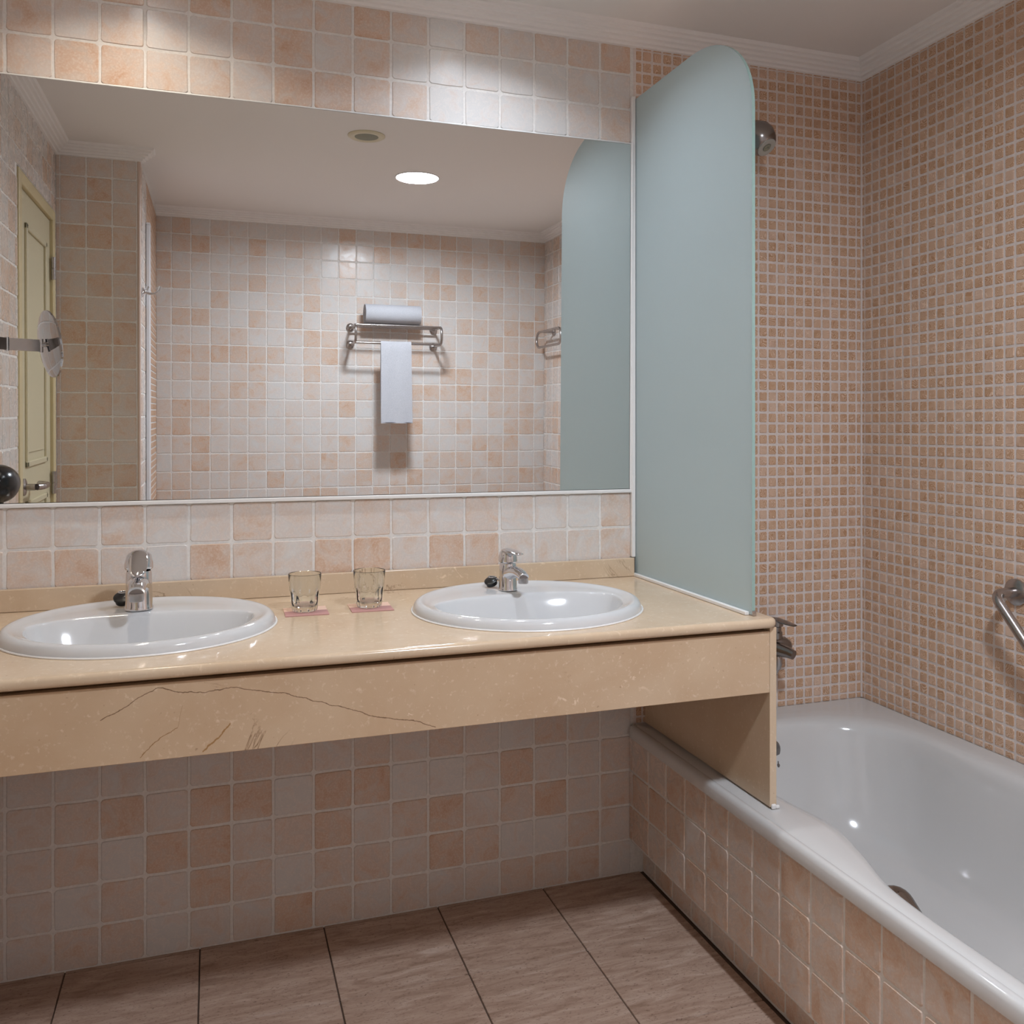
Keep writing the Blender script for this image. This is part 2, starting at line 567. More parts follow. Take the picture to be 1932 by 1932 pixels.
def frange(start, step, lo, hi):
    k0 = math.floor((lo - start) / step) - 1
    k1 = math.ceil((hi - start) / step) + 1
    return [start + step * k for k in range(k0, k1 + 1)], k0

def random_tone(i, j):
    h = (math.sin(i * 12.9898 + j * 78.233) * 43758.5453) % 1.0
    return (0.10 + 0.22 * h * 2) if h < 0.5 else (0.38 + 0.3 * (h - 0.5) * 2)

WT = 0.12
# ---- back wall (mirror wall and tap end of the bath)
wall_back = structure(box('wall_back', XL - WT, XR + WT, 0.0, WT, -0.05, H + 0.1, M_GROUT), 'mirror wall with pale square tiles and mosaic at the bath end')
TONES = {
 22: '2223232223 2021223'.replace(' ', ''),
 21: '121211231200000 11'.replace(' ', ''),
 20: '22332213322000 0120'.replace(' ', ''),
 9:  '11121121121121 1022'.replace(' ', ''),
 8:  '12320321331331 1121'.replace(' ', ''),
 3:  '11111122121210 2101'.replace(' ', ''),
 2:  '11231330330013 1120'.replace(' ', ''),
 1:  '11203312312312 3122'.replace(' ', ''),
 0:  '11021320221320 0211'.replace(' ', ''),
 -1: '11220113212112 2202'.replace(' ', ''),
}
ul, uk = frange(0.0, 0.1, XL, XM)
vl, vk = frange(Z0, 0.1, 0.0, ZC)
def back_tone(i, j):
    col, row = i + uk, j + vk
    s = TONES.get(row)
    if s and -1 <= col < len(s) - 1:
        return {'0': 0.06, '1': 0.26, '2': 0.46, '3': 0.66}[s[col + 1]] + 0.06 * (random_tone(i, j) - 0.4)
    return random_tone(i, j)
cl = [c for c in cells(ul, vl, XL, 1.598, 0.0, ZC + 0.002, 0.012)
      if (c[1] + vk) <= 6 or 8 <= (c[1] + vk) <= 9 or (c[1] + vk) >= 20]
cl = [(i, j, a, b, max(c, 0.903) if j + vk == 8 else c, d) for (i, j, a, b, c, d) in cl]
tile_objects('tile', wall_back, 'back', 0.0, cl, 0.1, BIG, back_tone)

# mosaic on the back wall, over the bath
ZM = 2.3404
mu, muk = frange(XR - 0.02185, M, 1.611, XR)
mv, mvk = frange(ZM, M, ZT - 0.002, ZC + 0.002)
def split_by_view(cl, fn, most=300):
    scored = []
    for c in cl:
        p = fn(c)
        u, v, d = project(p)
        vis = 0 <= u <= 1932 and 0 <= v <= 1932 and d > 0
        scored.append((0 if vis and fn.seen(u, v) else 1, d, c))
    scored.sort(key=lambda s: (s[0], s[1]))
    return [s[2] for s in scored[:most]], [s[2] for s in scored[most:]]
def f_back(c): return ((c[2] + c[3]) / 2, 0, (c[4] + c[5]) / 2)
f_back.seen = lambda u, v: u > 1423
groutm = box('grout_bed', 1.605, XR, -0.0012, 0.0, 0.3, ZC + 0.01, M_GROUT_M, wall_back)
near, rest = split_by_view(cells(mu, mv, 1.611, XR - 0.001, ZT - 0.002, ZC + 0.002, 0.006), f_back)
tile_objects('mosaic_tile', wall_back, 'back', -0.0012, near, M, MOS)
tile_stuff('mosaic_tiles', wall_back, 'back', -0.0012, rest, M, MOS, M_MOS_R)

# ---- right wall (bath side), mosaic then big tiles
wall_right = structure(box('wall_right', XR, XR + WT, YF - WT, 0.0, -0.05, H + 0.1, M_GROUT), 'bath side wall with brown mosaic and pale grout')
box('grout_bed', XR - 0.0012, XR, YM, 0.0, 0.3, ZC + 0.01, M_GROUT_M, wall_right)
yu, yuk = frange(-0.0161, M, YM, 0.0)
def f_right(c): return (XR, (c[2] + c[3]) / 2, (c[4] + c[5]) / 2)
f_right.seen = lambda u, v: True
near, rest = split_by_view(cells(yu, mv, YM, -0.0015, ZT - 0.002, ZC + 0.002, 0.006), f_right)
tile_objects('mosaic_tile', wall_right, 'right', XR - 0.0012, near, M, MOS)
tile_stuff('mosaic_tiles', wall_right, 'right', XR - 0.0012, rest, M, MOS, M_MOS_R)
tube('corner_silicone', [(XR - 0.003, -0.003, ZT), (XR - 0.003, -0.003, ZC)], 0.004, plain('aged_silicone', srgb(216, 204, 198), 0.5), wall_right, 8)
ru, _ = frange(YF, 0.1, YF, YM)
rc = cells([u + 0.045 for u in ru], vl, YF, YM - 0.004, 0.0, ZC + 0.002, 0.012)
tile_objects('tile', wall_right, 'right', XR, [c for c in rc if c[2] < -2.45 and c[4] > 0.85], 0.1, BIG, random_tone)
tile_stuff('tiles', wall_right, 'right', XR, [c for c in rc if not (c[2] < -2.45 and c[4] > 0.85)], 0.1, BIG, M_TILE_R)

# ---- far wall (behind the camera, seen in the mirror)
wall_front = structure(box('wall_front', XS - 0.3, XR + WT, YF - WT, YF, -0.05, H + 0.1, M_GROUT), 'tiled wall behind the camera seen in the mirror')
fu, _ = frange(0.1383, 0.1, XS, XR)
vf, vfk = frange(Z0 - 0.008, 0.1, 0.0, ZC)
fc = cells(fu, vf, XS, XR, 0.0, ZC + 0.002, 0.012)
def far_key(c): return (0 if c[4] > 0.93 else 1, -c[4])
fc.sort(key=far_key)
tile_objects('tile', wall_front, 'front', YF, fc[:300], 0.1, BIG, random_tone)
tile_stuff('tiles', wall_front, 'front', YF, fc[300:], 0.1, BIG, M_TILE_R)

# ---- left wall with the door opening
DY0, DY1, DZ = -1.765, -1.035, 2.14
bm = bmesh.new()
def add_box_bm(bm, x0, x1, y0, y1, z0, z1):
    r = bmesh.ops.create_cube(bm, size=1.0)
    for v in r['verts']:
        v.co = Vector((x0 + (v.co.x + .5) * (x1 - x0), y0 + (v.co.y + .5) * (y1 - y0), z0 + (v.co.z + .5) * (z1 - z0)))
add_box_bm(bm, XL - WT, XL, DY1, 0.0, -0.05, H + 0.1)
add_box_bm(bm, XL - WT, XL, DY0, DY1, DZ, H + 0.1)
add_box_bm(bm, XL - WT, XL, YP - WT, DY0, -0.05, H + 0.1)
wall_left = structure(link('wall_left', bm_mesh(bm), M_GROUT), 'left wall of pale tiles beside the cream door')
lu, _ = frange(0.0, 0.1, YP, 0.0)
lc = cells(lu, vl, YP, -0.002, 0.0, ZC + 0.002, 0.012)
lc2 = []
for (i, j, a, b, c, d) in lc:
    if b > DY0 + .001 and a < DY1 - .001 and c < DZ - 0.001:
        if d > DZ + 0.012: c = DZ
        elif b > DY1 + 0.012: a = DY1
        elif a < DY0 - 0.012: b = DY0
        else: continue
    lc2.append((i, j, a, b, c, d))
tile_objects('tile', wall_left, 'left', XL, [c for c in lc2 if c[4] > 0.88], 0.1, BIG, random_tone)
tile_stuff('tiles', wall_left, 'left', XL, [c for c in lc2 if c[4] <= 0.88], 0.1, BIG, M_TILE_R)

# ---- partition: face towards the mirror, and its side
wall_part = structure(box('wall_partition', XL, XS, YP - 1.2, YP, -0.05, H + 0.1, M_GROUT), 'tiled partition wall beside the door seen in the mirror')
pu, _ = frange(-0.1473, 0.1, XL, XS)
pc = cells(pu, vl, XL + 0.003, XS - 0.012, 0.0, ZC + 0.002, 0.012)
tile_objects('tile', wall_part, 'front', YP, [c for c in pc if c[4] > 0.88], 0.1, BIG, lambda i, j: 0.35 + 0.6 * random_tone(i + 3, j))
tile_stuff('tiles', wall_part, 'front', YP, [c for c in pc if c[4] <= 0.88], 0.1, BIG, M_TILE_R)
su, _ = frange(YP - 0.006, 0.1, YF, YP)
sc_ = cells(su, vl, -2.15, YP - 0.006, 0.0, ZC + 0.002, 0.012)
tile_objects('tile', wall_part, 'left', XS, [c for c in sc_ if c[4] > 0.88], 0.1, BIG, random_tone)
tile_stuff('tiles', wall_part, 'left', XS, [c for c in sc_ if c[4] <= 0.88], 0.1, BIG, M_TILE_R)
sm, _ = frange(-2.15, M, YF, -2.15)
sv, _ = frange(ZM, M, 0.0, ZC)
tile_stuff('mosaic_tiles', wall_part, 'left', XS, cells(sm, sv, YF, -2.155, 0.0, ZC + 0.002, 0.006), M, MOS, M_MOS_R)
tube('corner_bead', [(XS - 0.004, YP - 0.003, 0), (XS - 0.004, YP - 0.003, ZC)], 0.0075, plain('pink_corner_bead', srgb(206, 182, 168), 0.35), wall_part, 10)

# ---- floor
floor = structure(box('floor', XL - WT, XR + WT, YF - WT, WT, -0.08, -0.003, M_GROUT_F), 'brown streaked stone tile floor')
gx, _ = frange(0.1255, 0.3, XL, 1.64)
gy, _ = frange(-0.3115, 0.3, YF, 0.0)
fcells = []
for c in cells(gx, gy, XL, 1.634, YF, -0.001, 0.01):
    if c[5] <= YP and c[3] <= XS: continue
    fcells.append(c)
gx2, _ = frange(0.1255, 0.3, 1.634, XR)
fcells += [(i + 9, j, a, b, c, d) for (i, j, a, b, c, d) in cells(gx2, gy, 1.634, XR, YF, -1.72, 0.01)]
tile_objects('floor_tile', floor, 'floor', -0.003, fcells, 0.3, FLO)

# ---- ceiling and cornice
structure(box('ceiling', XL - WT, XR + WT, YF - WT, WT, H, H + 0.1, M_CEIL), 'matt off-white ceiling')
PERIM = [(XL, 0.0), (XL, YP), (XS, YP), (XS, YF), (XR, YF), (XR, 0.0)]
PROFILE = [(0.0, ZC - 0.002), (0.010, ZC), (0.012, ZC + 0.006), (0.021, ZC + 0.008), (0.023, ZC + 0.015), (0.033, ZC + 0.018),
           (0.035, ZC + 0.025), (0.045, ZC + 0.028), (0.047, ZC + 0.035), (0.056, ZC + 0.037), (0.058, ZC + 0.043), (0.060, H)]
def miter(k):
    n = len(PERIM)
    a, b, c = (Vector(PERIM[(k + s) % n]) for s in (-1, 0, 1))
    d0, d1 = (b - a).normalized(), (c - b).normalized()
    n0, n1 = Vector((-d0.y, d0.x)), Vector((-d1.y, d1.x))
    m_ = n0 + n1
    return m_ / (1 + n0.dot(n1))
for k in range(len(PERIM)):
    k2 = (k + 1) % len(PERIM)
    rings = []
    for q in (k, k2):
        mv_ = miter(q); p = Vector(PERIM[q])
        if k == 2 and q == 3: mv_, p = Vector((1, 0)), Vector((XS, YP - 0.035))   # short return, square end
        if k == 3 and q == 3: mv_, p = Vector((0, 1)), Vector((XS, YF))
        rings.append([(p.x + mv_.x * d, p.y + mv_.y * d, z) for d, z in PROFILE + [(0.0, H)]])
    me = loft_mesh(rings, k == 2, k == 2)
    structure(link('trim_%d' % (k + 1), me, M_CORN))

# ------------------------------------------------------------------ door on the left wall
door = thing('door_1', 'cream panelled door with lever handle seen in the mirror', 'door', (XL, -1.4, 0))
del door['category']; door['kind'] = 'structure'
def dl(x, y, z): return (x - XL, y + 1.4, z)
def dbox(name, x0, x1, y0, y1, z0, z1, mat, par=door, bev=0.0):
    return box(name, x0 - XL, x1 - XL, y0 + 1.4, y1 + 1.4, z0, z1, mat, par, bev)
dbox('frame_jamb', XL - 0.06, XL + 0.006, DY0 + 0.006, DY0 + 0.055, 0, DZ - 0.006, M_DOORF, bev=0.004)
dbox('frame_jamb', XL - 0.06, XL + 0.006, DY1 - 0.055, DY1 - 0.008, 0, DZ - 0.006, M_DOORF, bev=0.004)
dbox('frame_head', XL - 0.06, XL + 0.005, DY0 + 0.055, DY1 - 0.055, DZ - 0.05, DZ - 0.006, M_DOORF, bev=0.004)
leaf = dbox('leaf', XL - 0.05, XL - 0.008, DY0 + 0.057, DY1 - 0.057, 0.008, DZ - 0.052, M_DOOR, bev=0.002)
def panel(z0, z1):
    y0, y1 = DY0 + 0.057 + 0.11, DY1 - 0.057 - 0.11
    for nm, (a, b, c, d) in (('moulding', (y0, y0 + .022, z0, z1)), ('moulding', (y1 - .022, y1, z0, z1)), ('moulding', (y0, y1, z0, z0 + .022)), ('moulding', (y0, y1, z1 - .022, z1))):
        dbox(nm, XL - 0.009, XL + 0.001, a, b, c, d, M_DOOR, leaf, 0.004)
    dbox('panel', XL - 0.012, XL - 0.004, y0 + .05, y1 - .05, z0 + .05, z1 - .05, M_DOOR, leaf, 0.003)
panel(1.12, 1.98); panel(0.16, 1.0)
dbox('gap_shade_panel', XL - 0.1, XL - 0.055, DY0, DY1, 0, DZ, M_GAPSHADE)  # solid sheet behind the frame, shade of the slit painted as its colour
hz = 1.055
hy = DY1 - 0.057 - 0.065
hd = lathe('handle', [(0.030, 0), (0.030, 0.008), (0.024, 0.011), (0.0115, 0.012), (0.0115, 0.04)], M_STEEL, door, dl(XL - 0.008, hy, hz), (0, PI / 2, 0), 28)
tube('lever', arc_path([(0.045 - 0.008, hy + 1.4, hz), (0.052, hy + 1.4 - 0.02, hz), (0.052, hy + 1.4 - 0.115, hz), (0.02, hy + 1.4 - 0.14, hz)], 0.03), 0.0115, M_STEEL, door, 12)
for z in (1.895, 1.03):
    lathe('hinge', [(0.008, -0.045), (0.008, -0.002), (0.0065, -0.001), (0.0065, 0.001), (0.008, 0.002), (0.008, 0.045)], M_STEEL, door, dl(XL + 0.006, DY0 + 0.062, z), n=14)

# ------------------------------------------------------------------ wall mirror
MZ0, MZ1 = 1.107, 2.092
TILT = 0.009
mir = thing('wall_mirror', 'wide frameless wall mirror above the two washbasins', 'mirror', (0, -0.0045, MZ0), (TILT, 0, 0))
box('mirror_glass', XL + 0.004, 1.588, -0.004, 0.0, 0.0, MZ1 - MZ0, M_MIRROR, mir)
box('backing', XL + 0.004, 1.5885, 0.0001, 0.0025, -0.0005, MZ1 - MZ0 + 0.0012, M_EDGE, mir)
box('silicone_strip', XL + 0.004, 1.597, -0.0065, 0.0035, -0.0115, -0.0015, M_WHITE, mir, 0.002)
box('silicone_strip', 1.5895, 1.597, -0.006, 0.003, -0.002, MZ1 - MZ0 + 0.004, M_WHITE, mir, 0.002)
box('silicone_strip', XL + 0.004, 1.597, 0.003, 0.0055 , MZ1 - MZ0 + 0.003, MZ1 - MZ0 + 0.007, M_WHITE, mir, 0.001)

# ------------------------------------------------------------------ vanity: marble counter, apron, end panel, upstand
SINKS = [(0.3165, -0.292), (1.160, -0.342)]
SA, SB = 0.271, 0.252
def ellipse(cx, cyy, a, b, n=96): return [(cx + a * math.cos(2 * PI * i / n), cyy + b * math.sin(2 * PI * i / n)) for i in range(n)]

def curve_slab(outlines, extrude, bevel, res=4):
    cu = bpy.data.curves.new('slab', 'CURVE')
    cu.dimensions = '2D'; cu.fill_mode = 'BOTH'
    cu.extrude = extrude; cu.bevel_depth = bevel; cu.bevel_resolution = res
    for pts in outlines:
        sp = cu.splines.new('POLY')
        sp.points.add(len(pts) - 1)
        for p, (x, y) in zip(sp.points, pts): p.co = (x, y, 0, 1)
        sp.use_cyclic_u = True
    o = bpy.data.objects.new('slab_tmp', cu)
    COL.objects.link(o)
    dg = bpy.context.evaluated_depsgraph_get()
    me = bpy.data.meshes.new_from_object(o.evaluated_get(dg))
    bpy.data.objects.remove(o); bpy.data.curves.remove(cu)
    return me
van = thing('vanity_counter', 'long cream marble washbasin counter with rounded front edge', 'counter', (0.7, -0.3, 0.8))
CT = 0.0215
bev = 0.0095
cx0, cx1, cyf, cyb = XL + 0.004, 1.652, -0.636, -0.001
rc_ = 0.016
corner = [(cx1 - bev - rc_ + rc_ * math.cos(a), cyf + bev + rc_ + rc_ * math.sin(a)) for a in [-PI / 2 + k * PI / 12 for k in range(7)]]
outline = [(cx0 + bev, cyb - bev), (cx0 + bev, cyf + bev)] + corner + [(cx1 - bev, cyb - bev)]
holes = [ellipse(x, y, SA - 0.03, SB - 0.03) for x, y in SINKS]
top = curve_slab([outline] + holes, CT / 2 - bev, bev)
for p in top.polygons: p.use_smooth = False
smooth_angle(top, 0.5)
o = link('countertop', top, M_MARBLE, van, (-0.7, 0.3, ZB - CT / 2 - 0.8))
def vbox(name, x0, x1, y0, y1, z0, z1, mat, bev=0.0):
    return box(name, x0 - .7, x1 - .7, y0 + .3, y1 + .3, z0 - .8, z1 - .8, mat, van, bev)
vbox('apron_panel', XL + 0.004, 1.634, -0.622, -0.602, 0.690, 0.827, M_MARBLE_A, 0.0012)
vbox('batten', XL + 0.004, 1.633, -0.600, -0.575, 0.70, ZB - CT, M_SHADOWGAP)
vbox('end_panel', 1.6345, 1.652, -0.622, -0.014, ZT + 0.004, ZB - CT - 0.0005, M_MARBLE, 0.0012)
vbox('upstand', XL + 0.004, 1.598, -0.022, -0.0045, ZB + 0.0005, 0.909, M_MARBLE, 0.0015)

for dx_, w_ in ((0.0, .012), (0.011, .010)):
    vbox('silicone_dab', 1.636 + dx_, 1.636 + dx_ + w_, -0.6285, -0.6222, ZT + 0.0003, ZT + 0.012 - dx_ * 0.3, M_WHITE, 0.003)
# ------------------------------------------------------------------ washbasins
def basin(cx, cyy, label):
    t = thing('washbasin', label, 'sink', (cx, cyy, ZB))
    N = 96
    def ring(a, b, z, dy=0.0, bb=None):
        bb = b if bb is None else bb
        return [(a * math.cos(2 * PI * i / N), dy + (bb if math.sin(2 * PI * i / N) > 0 else b) * math.sin(2 * PI * i / N), z) for i in range(N)]
    A, B = SA, SB
    rings = [ring(A - .040, B - .040, -0.02), ring(A - .02, B - .02, 0.0005), ring(A, B, 0.0005), ring(A - .0005, B - .0005, .006), ring(A - .003, B - .003, .014), ring(A - .007, B - .007, .0195),
             ring(A - .011, B - .011, .0222), ring(A - .016, B - .015, .0235), ring(A - .021, B - .020, .0230),
             ring(A - .026, B - .0245, .0215, 0, B - .027), ring(A - .033, B - .030, .0190, -.0005, B - .036), ring(A - .039, B - .033, .0178, -.001, B - .085), ring(A - .044, B - .0355, .0168, -.001, B - .150),
             ring(A - .0465, B - .037, .0158, -.001, B - .163), ring(A - .048, B - .0385, .0140, -.001, B - .1655), ring(A - .050, B - .041, .0095, -.002, B - .168), ring(A - .054, B - .046, .000, -.004, B - .172),
             ring(A - .063, B - .058, -.022, -.008, B - .180), ring(A - .080, B - .078, -.055, -.014, B - .188), ring(A - .108, B - .106, -.088, -.020, B - .196),
             ring(A - .145, B - .138, -.108, -.026, B - .204), ring(A - .19, B - .18, -.117, -.030, B - .217), ring(.028, .028, -.121, -.034)]
    me = smooth_angle(loft_mesh(rings, close_last=True), 1.2)
    link('basin_bowl', me, M_CERAMIC, t)
    lathe('drain', [(0.0, 0.004), (0.019, 0.004), (0.021, 0.002), (0.021, -0.002)], M_CHROME, t, (0, -.034, -.119), n=24)
    bead = tube_mesh([(x, y, 0.0015) for x, y in ellipse(0, 0, A + .0015, B + .0015, 72)] + [(A + .0015, 0, 0.0015)], 0.0022, 6)
    link('silicone_bead', bead, M_WHITE, t)
    return t
basin(*SINKS[0], 'white oval drop-in washbasin on the left, cut by the picture edge')
basin(*SINKS[1], 'white oval drop-in washbasin nearest the frosted glass screen')

# ------------------------------------------------------------------ basin taps
def tap(loc, s, rz, label, lift):
    t = thing('basin_tap', label, 'tap', loc, (0, 0, rz), 'single-lever basin taps')
    # local: spout towards -y
    body = lathe('tap_body', [(0.0245 * s, 0), (0.0245 * s, 0.004 * s), (0.0235 * s, 0.006 * s), (0.0225 * s, 0.04 * s), (0.0218 * s, 0.066 * s), (0.0205 * s, 0.0695 * s), (0.0, 0.0695 * s)], M_CHROME, t, n=36)
    pts = [(0, -0.004, .040), (0, -0.022, .047), (0, -0.042, .0525), (0, -0.062, .0535), (0, -0.082, .0505), (0, -0.094, .0455)]
    me = tube_mesh([Vector(p) * s for p in pts], [x * s for x in (.0185, .0195, .0175, .0155, .0145, .0135)], 20, True, 0.82)
    link('spout', me, M_CHROME, t)
    lathe('aerator', [(0.0115 * s, 0), (0.0125 * s, 0.002 * s), (0.0125 * s, 0.014 * s)], M_STEEL, t, (0, -0.090 * s, 0.030 * s), n=24)
    # cap and lever
    cap = lathe('lever_cap', [(0.0215 * s, 0), (0.0245 * s, 0.003 * s), (0.0245 * s, 0.012 * s), (0.0215 * s, 0.026 * s), (0.0175 * s, 0.0305 * s), (0.0095 * s, 0.0325 * s), (0, 0.033 * s)], M_CHROME, t, (0, 0, 0.071 * s), (lift * .35, 0, 0), n=36)
    rings = []
    for k, (y, w, th, z) in enumerate(((0.012, .013, .004, .0305), (0.0, .0165, .006, .0310), (-.020, .0175, .0055, .0305), (-.040, .0165, .0042, .0295), (-.058, .0145, .0034, .0285), (-.070, .0105, .003, .0280), (-.074, .005, .002, .0280))):
        rings.append([(w * math.cos(2 * PI * i / 20) * s, (y) * s, (z + th * math.sin(2 * PI * i / 20)) * s) for i in range(20)])
    me = smooth_angle(loft_mesh(rings, True, True), 0.9)
    link('lever', me, M_CHROME, cap, (0, 0, 0), (-lift, 0, 0))
    return t
tap((0.2985, -0.165, ZB + 0.0185), 1.23, 0.03, 'chrome lever tap of the left washbasin, spout towards the viewer', -0.55)
tap((1.1570, -0.203, ZB + 0.0185), 0.97, 0.12, 'chrome lever tap of the washbasin nearest the glass screen', 0.02)

def plug(loc, s, label, rz):
    t = thing('basin_plug', label, 'plug', loc, (0, 0, rz), 'rubber basin plugs')
    lathe('stopper', [(0.0, 0.016 * s), (0.016 * s, 0.016 * s), (0.020 * s, 0.014 * s), (0.020 * s, 0.010 * s), (0.015 * s, 0.007 * s), (0.017 * s, 0.0), (0, 0)], M_RUBBER, t, (0, 0, 0.008 * s), (0.45, -0.25, 0), n=28)
    tube('pull_ring', [(0.012 * s * math.cos(a), 0.012 * s * math.sin(a) - 0.004, 0.030 * s) for a in [k * PI / 8 for k in range(17)]], 0.0014 * s, M_CHROME, t, 8)
    for k in range(7):
        a = k / 6
        lathe('chain_bead', [(0, -.0018), (.0015, -.001), (.0018, 0), (.0015, .001), (0, .0018)], M_CHROME, t, (0.012 + 0.012 * a, -0.012 + 0.02 * a, 0.026 * s - 0.02 * a * a), n=8)
    return t
plug((0.2625, -0.118, ZB + 0.0205), 1.0, 'black rubber plug with chain behind the left tap', 0.3)
plug((1.1285, -0.160, ZB + 0.0205), 0.85, 'black rubber plug with metal ring beside the right-hand tap', -0.4)

# ------------------------------------------------------------------ tumblers and coasters
def tumbler(x, y, label):
    t = thing('tumbler', label, 'glass', (x, y, ZB + 0.0022), (0, 0, 0.2), 'drinking glasses between the washbasins')
    N, FA = 80, 10
    def ring(r, z, facet=0.0):
        out = []
        for i in range(N):
            a = 2 * PI * i / N
            k = abs(math.cos(FA * a / 2))
            out.append(((r - facet * (1 - k)) * math.cos(a), (r - facet * (1 - k)) * math.sin(a), z))
        return out
    h = 0.086
    outer = [ring(.0255, .0002), ring(.0285, .0022, .0010), ring(.0300, .006, .0022), ring(.0312, .013, .0026), ring(.0325, .026, .0026), ring(.0338, .040, .0024), ring(.0346, .0465, .0012), ring(.0348, .0485), ring(.0362, .066), ring(.0376, h - .0015), ring(.0370, h)]
    inner = [ring(.0360, h - .001), ring(.0348, .066), ring(.0331, .0485), ring(.0318, .036), ring(.0302, .020), ring(.0285, .0145), ring(.022, .0118), ring(.004, .0112)]
    me = loft_mesh(outer + inner, True, True)
    smooth_angle(me, 0.7)
    link('glass_body', me, M_GLASS, t)
    return t
def coaster(x, y, label, rz):
    t = thing('coaster', label, 'coaster', (x, y, ZB + 0.0002), (0, 0, rz), 'paper coasters under the tumblers')
    box('card', -.0485, .0485, -.0485, .004, 0, .0016, M_PINK, t)
    box('band', -.0485, .0485, .0042, .0485, 0, .0016, M_PEACH, t)
coaster(0.659, -0.226, 'two-tone pink paper coaster beside the left washbasin', -0.02)
coaster(0.808, -0.226, 'two-tone pink paper coaster beside the right-hand washbasin', -0.03)
tumbler(0.657, -0.222, 'clear faceted tumbler on the coaster beside the left washbasin')
tumbler(0.806, -0.222, 'clear faceted tumbler on the coaster beside the right-hand washbasin')

# ------------------------------------------------------------------ frosted glass bath screen
scr = thing('glass_screen', 'frosted glass bath screen with rounded top corner on the counter', 'screen', (1.61, -0.3, ZB))
SX = 1.611
out = [(-0.006, ZB + 0.0025), (-0.594, ZB + 0.0025), (-0.594, 2.0)]
for k in range(1, 25):
    a = k / 24 * PI / 2
    out.append((-0.310 - 0.284 * math.cos(a) ** 0.92, 2.0 + 0.226 * math.sin(a) ** 0.92))
out.append((-0.006, 2.226))
bm = bmesh.new()
vs0 = [bm.verts.new((SX - .004 - 1.61, y + .3, z - ZB)) for y, z in out]
vs1 = [bm.verts.new((SX + .004 - 1.61, y + .3, z - ZB)) for y, z in out]
bm.faces.new(vs0); bm.faces.new(vs1[::-1])
for i in range(len(out)):
    j = (i + 1) % len(out)
    f = bm.faces.new((vs0[i], vs0[j], vs1[j], vs1[i])); f.material_index = 1
me = bm_mesh(bm)
me.materials.append(M_FROST); me.materials.append(M_GLEDGE)
link('pane', me, None, scr)
box('wall_profile', -.016, -.0045, .285, .2985, 0.054, 2.232 - ZB, M_WHITE, scr, 0.002)
box('bottom_profile', -.014, -.0035, -.2835, .2985, 0.0004, 0.0085, M_WHITE, scr, 0.0015)
box('end_clip', -.004, .006, -.298, -.2945, 0.0004, 0.012, M_STEEL, scr, 0.001)

# ------------------------------------------------------------------ bathtub and its tiled front
AX, KX = 1.592, 1.634
apron = structure(box('wall_bath_front', AX, AX + 0.03, -1.72, -0.001, 0.1, ZT - 0.032, M_GROUT), 'tiled bath front below the white rim')
au, _ = frange(-0.022, 0.1, -1.72, 0.0)
av = [0.100, 0.1985, 0.2985, 0.4000]
acells = cells(au, av, -1.72, -0.0045, 0.1, ZT - 0.033, 0.012)
tile_objects('tile', apron, 'right', AX, acells, 0.1, BIG, lambda i, j: 0.36 + 0.5 * random_tone(i + 11, j + 5))
kick = structure(box('baseboard_bath', KX, KX + 0.02, -1.72, -0.001, 0.0, 0.1, M_GROUT), 'recessed tiled plinth under the bath front')
ku, _ = frange(-0.08, 0.1, -1.72, 0.0)
tile_objects('tile', kick, 'right', KX, cells(ku, [0.004, 0.0995], -1.72, -0.0045, 0.004, 0.0995, 0.012), 0.1, BIG, lambda i, j: 0.35 + 0.5 * random_tone(i + 2, j + 9))
box('soffit', KX - (KX - AX) - 0.0, KX + 0.02, -1.72, -0.001, 0.0985, 0.1, M_GROUT, kick)

tub = thing('bathtub', 'white enamel bathtub with wide rim along the mosaic wall', 'bathtub', (1.99, -0.86, 0.1))
TX0, TX1, TY0, TY1 = 1.583, XR - 0.001, -1.715, -0.001
tcx, tcy = 2.02, -0.86
N = 160
ANG = [2 * PI * i / N for i in range(N)]
for qx_, qy_ in ((TX0, TY0), (TX1, TY0), (TX0, TY1), (TX1, TY1)):
    for e_ in (-0.02, -0.008, 0.0, 0.008, 0.02):
        ANG.append((math.atan2(qy_ - tcy, qx_ - tcx) + e_) % (2 * PI))
ANG.sort()
def rrect(x0, x1, y0, y1, r):
    """rounded rectangle sampled by direction from the bath centre"""
    pts = []
    for a in ANG:
        dx, dy = math.cos(a), math.sin(a)
        lo, hi = 0.0, 3.0
        for _ in range(40):
            m_ = (lo + hi) / 2
            x, y = tcx + dx * m_, tcy + dy * m_
            qx = max(x0 + r - x, x - (x1 - r), 0); qy = max(y0 + r - y, y - (y1 - r), 0)
            inside = (x0 <= x <= x1 and y0 <= y <= y1) and (qx * qx + qy * qy <= r * r)
            if inside: lo = m_
            else: hi = m_
        pts.append((tcx + dx * lo, tcy + dy * lo))
    return pts
def left_edge(y):
    P_ = [(0.2, 1.70), (-0.30, 1.695), (-0.45, 1.694), (-0.60, 1.706), (-0.72, 1.722), (-0.84, 1.694), (-0.96, 1.655), (-1.08, 1.641), (-1.20, 1.639), (-1.35, 1.643), (-1.50, 1.67), (-1.65, 1.70), (-2.0, 1.70)]
    for (a, xa), (b, xb) in zip(P_, P_[1:]):
        if a >= y >= b:
            t = (a - y) / (a - b)
            k0 = P_.index((a, xa))
            p0_ = P_[max(k0 - 1, 0)][1]; p3_ = P_[min(k0 + 2, len(P_) - 1)][1]
            return 0.5 * (2 * xa + (xb - p0_) * t + (2 * p0_ - 5 * xa + 4 * xb - p3_) * t * t + (3 * xa - p0_ - 3 * xb + p3_) * t ** 3)
    return 1.7
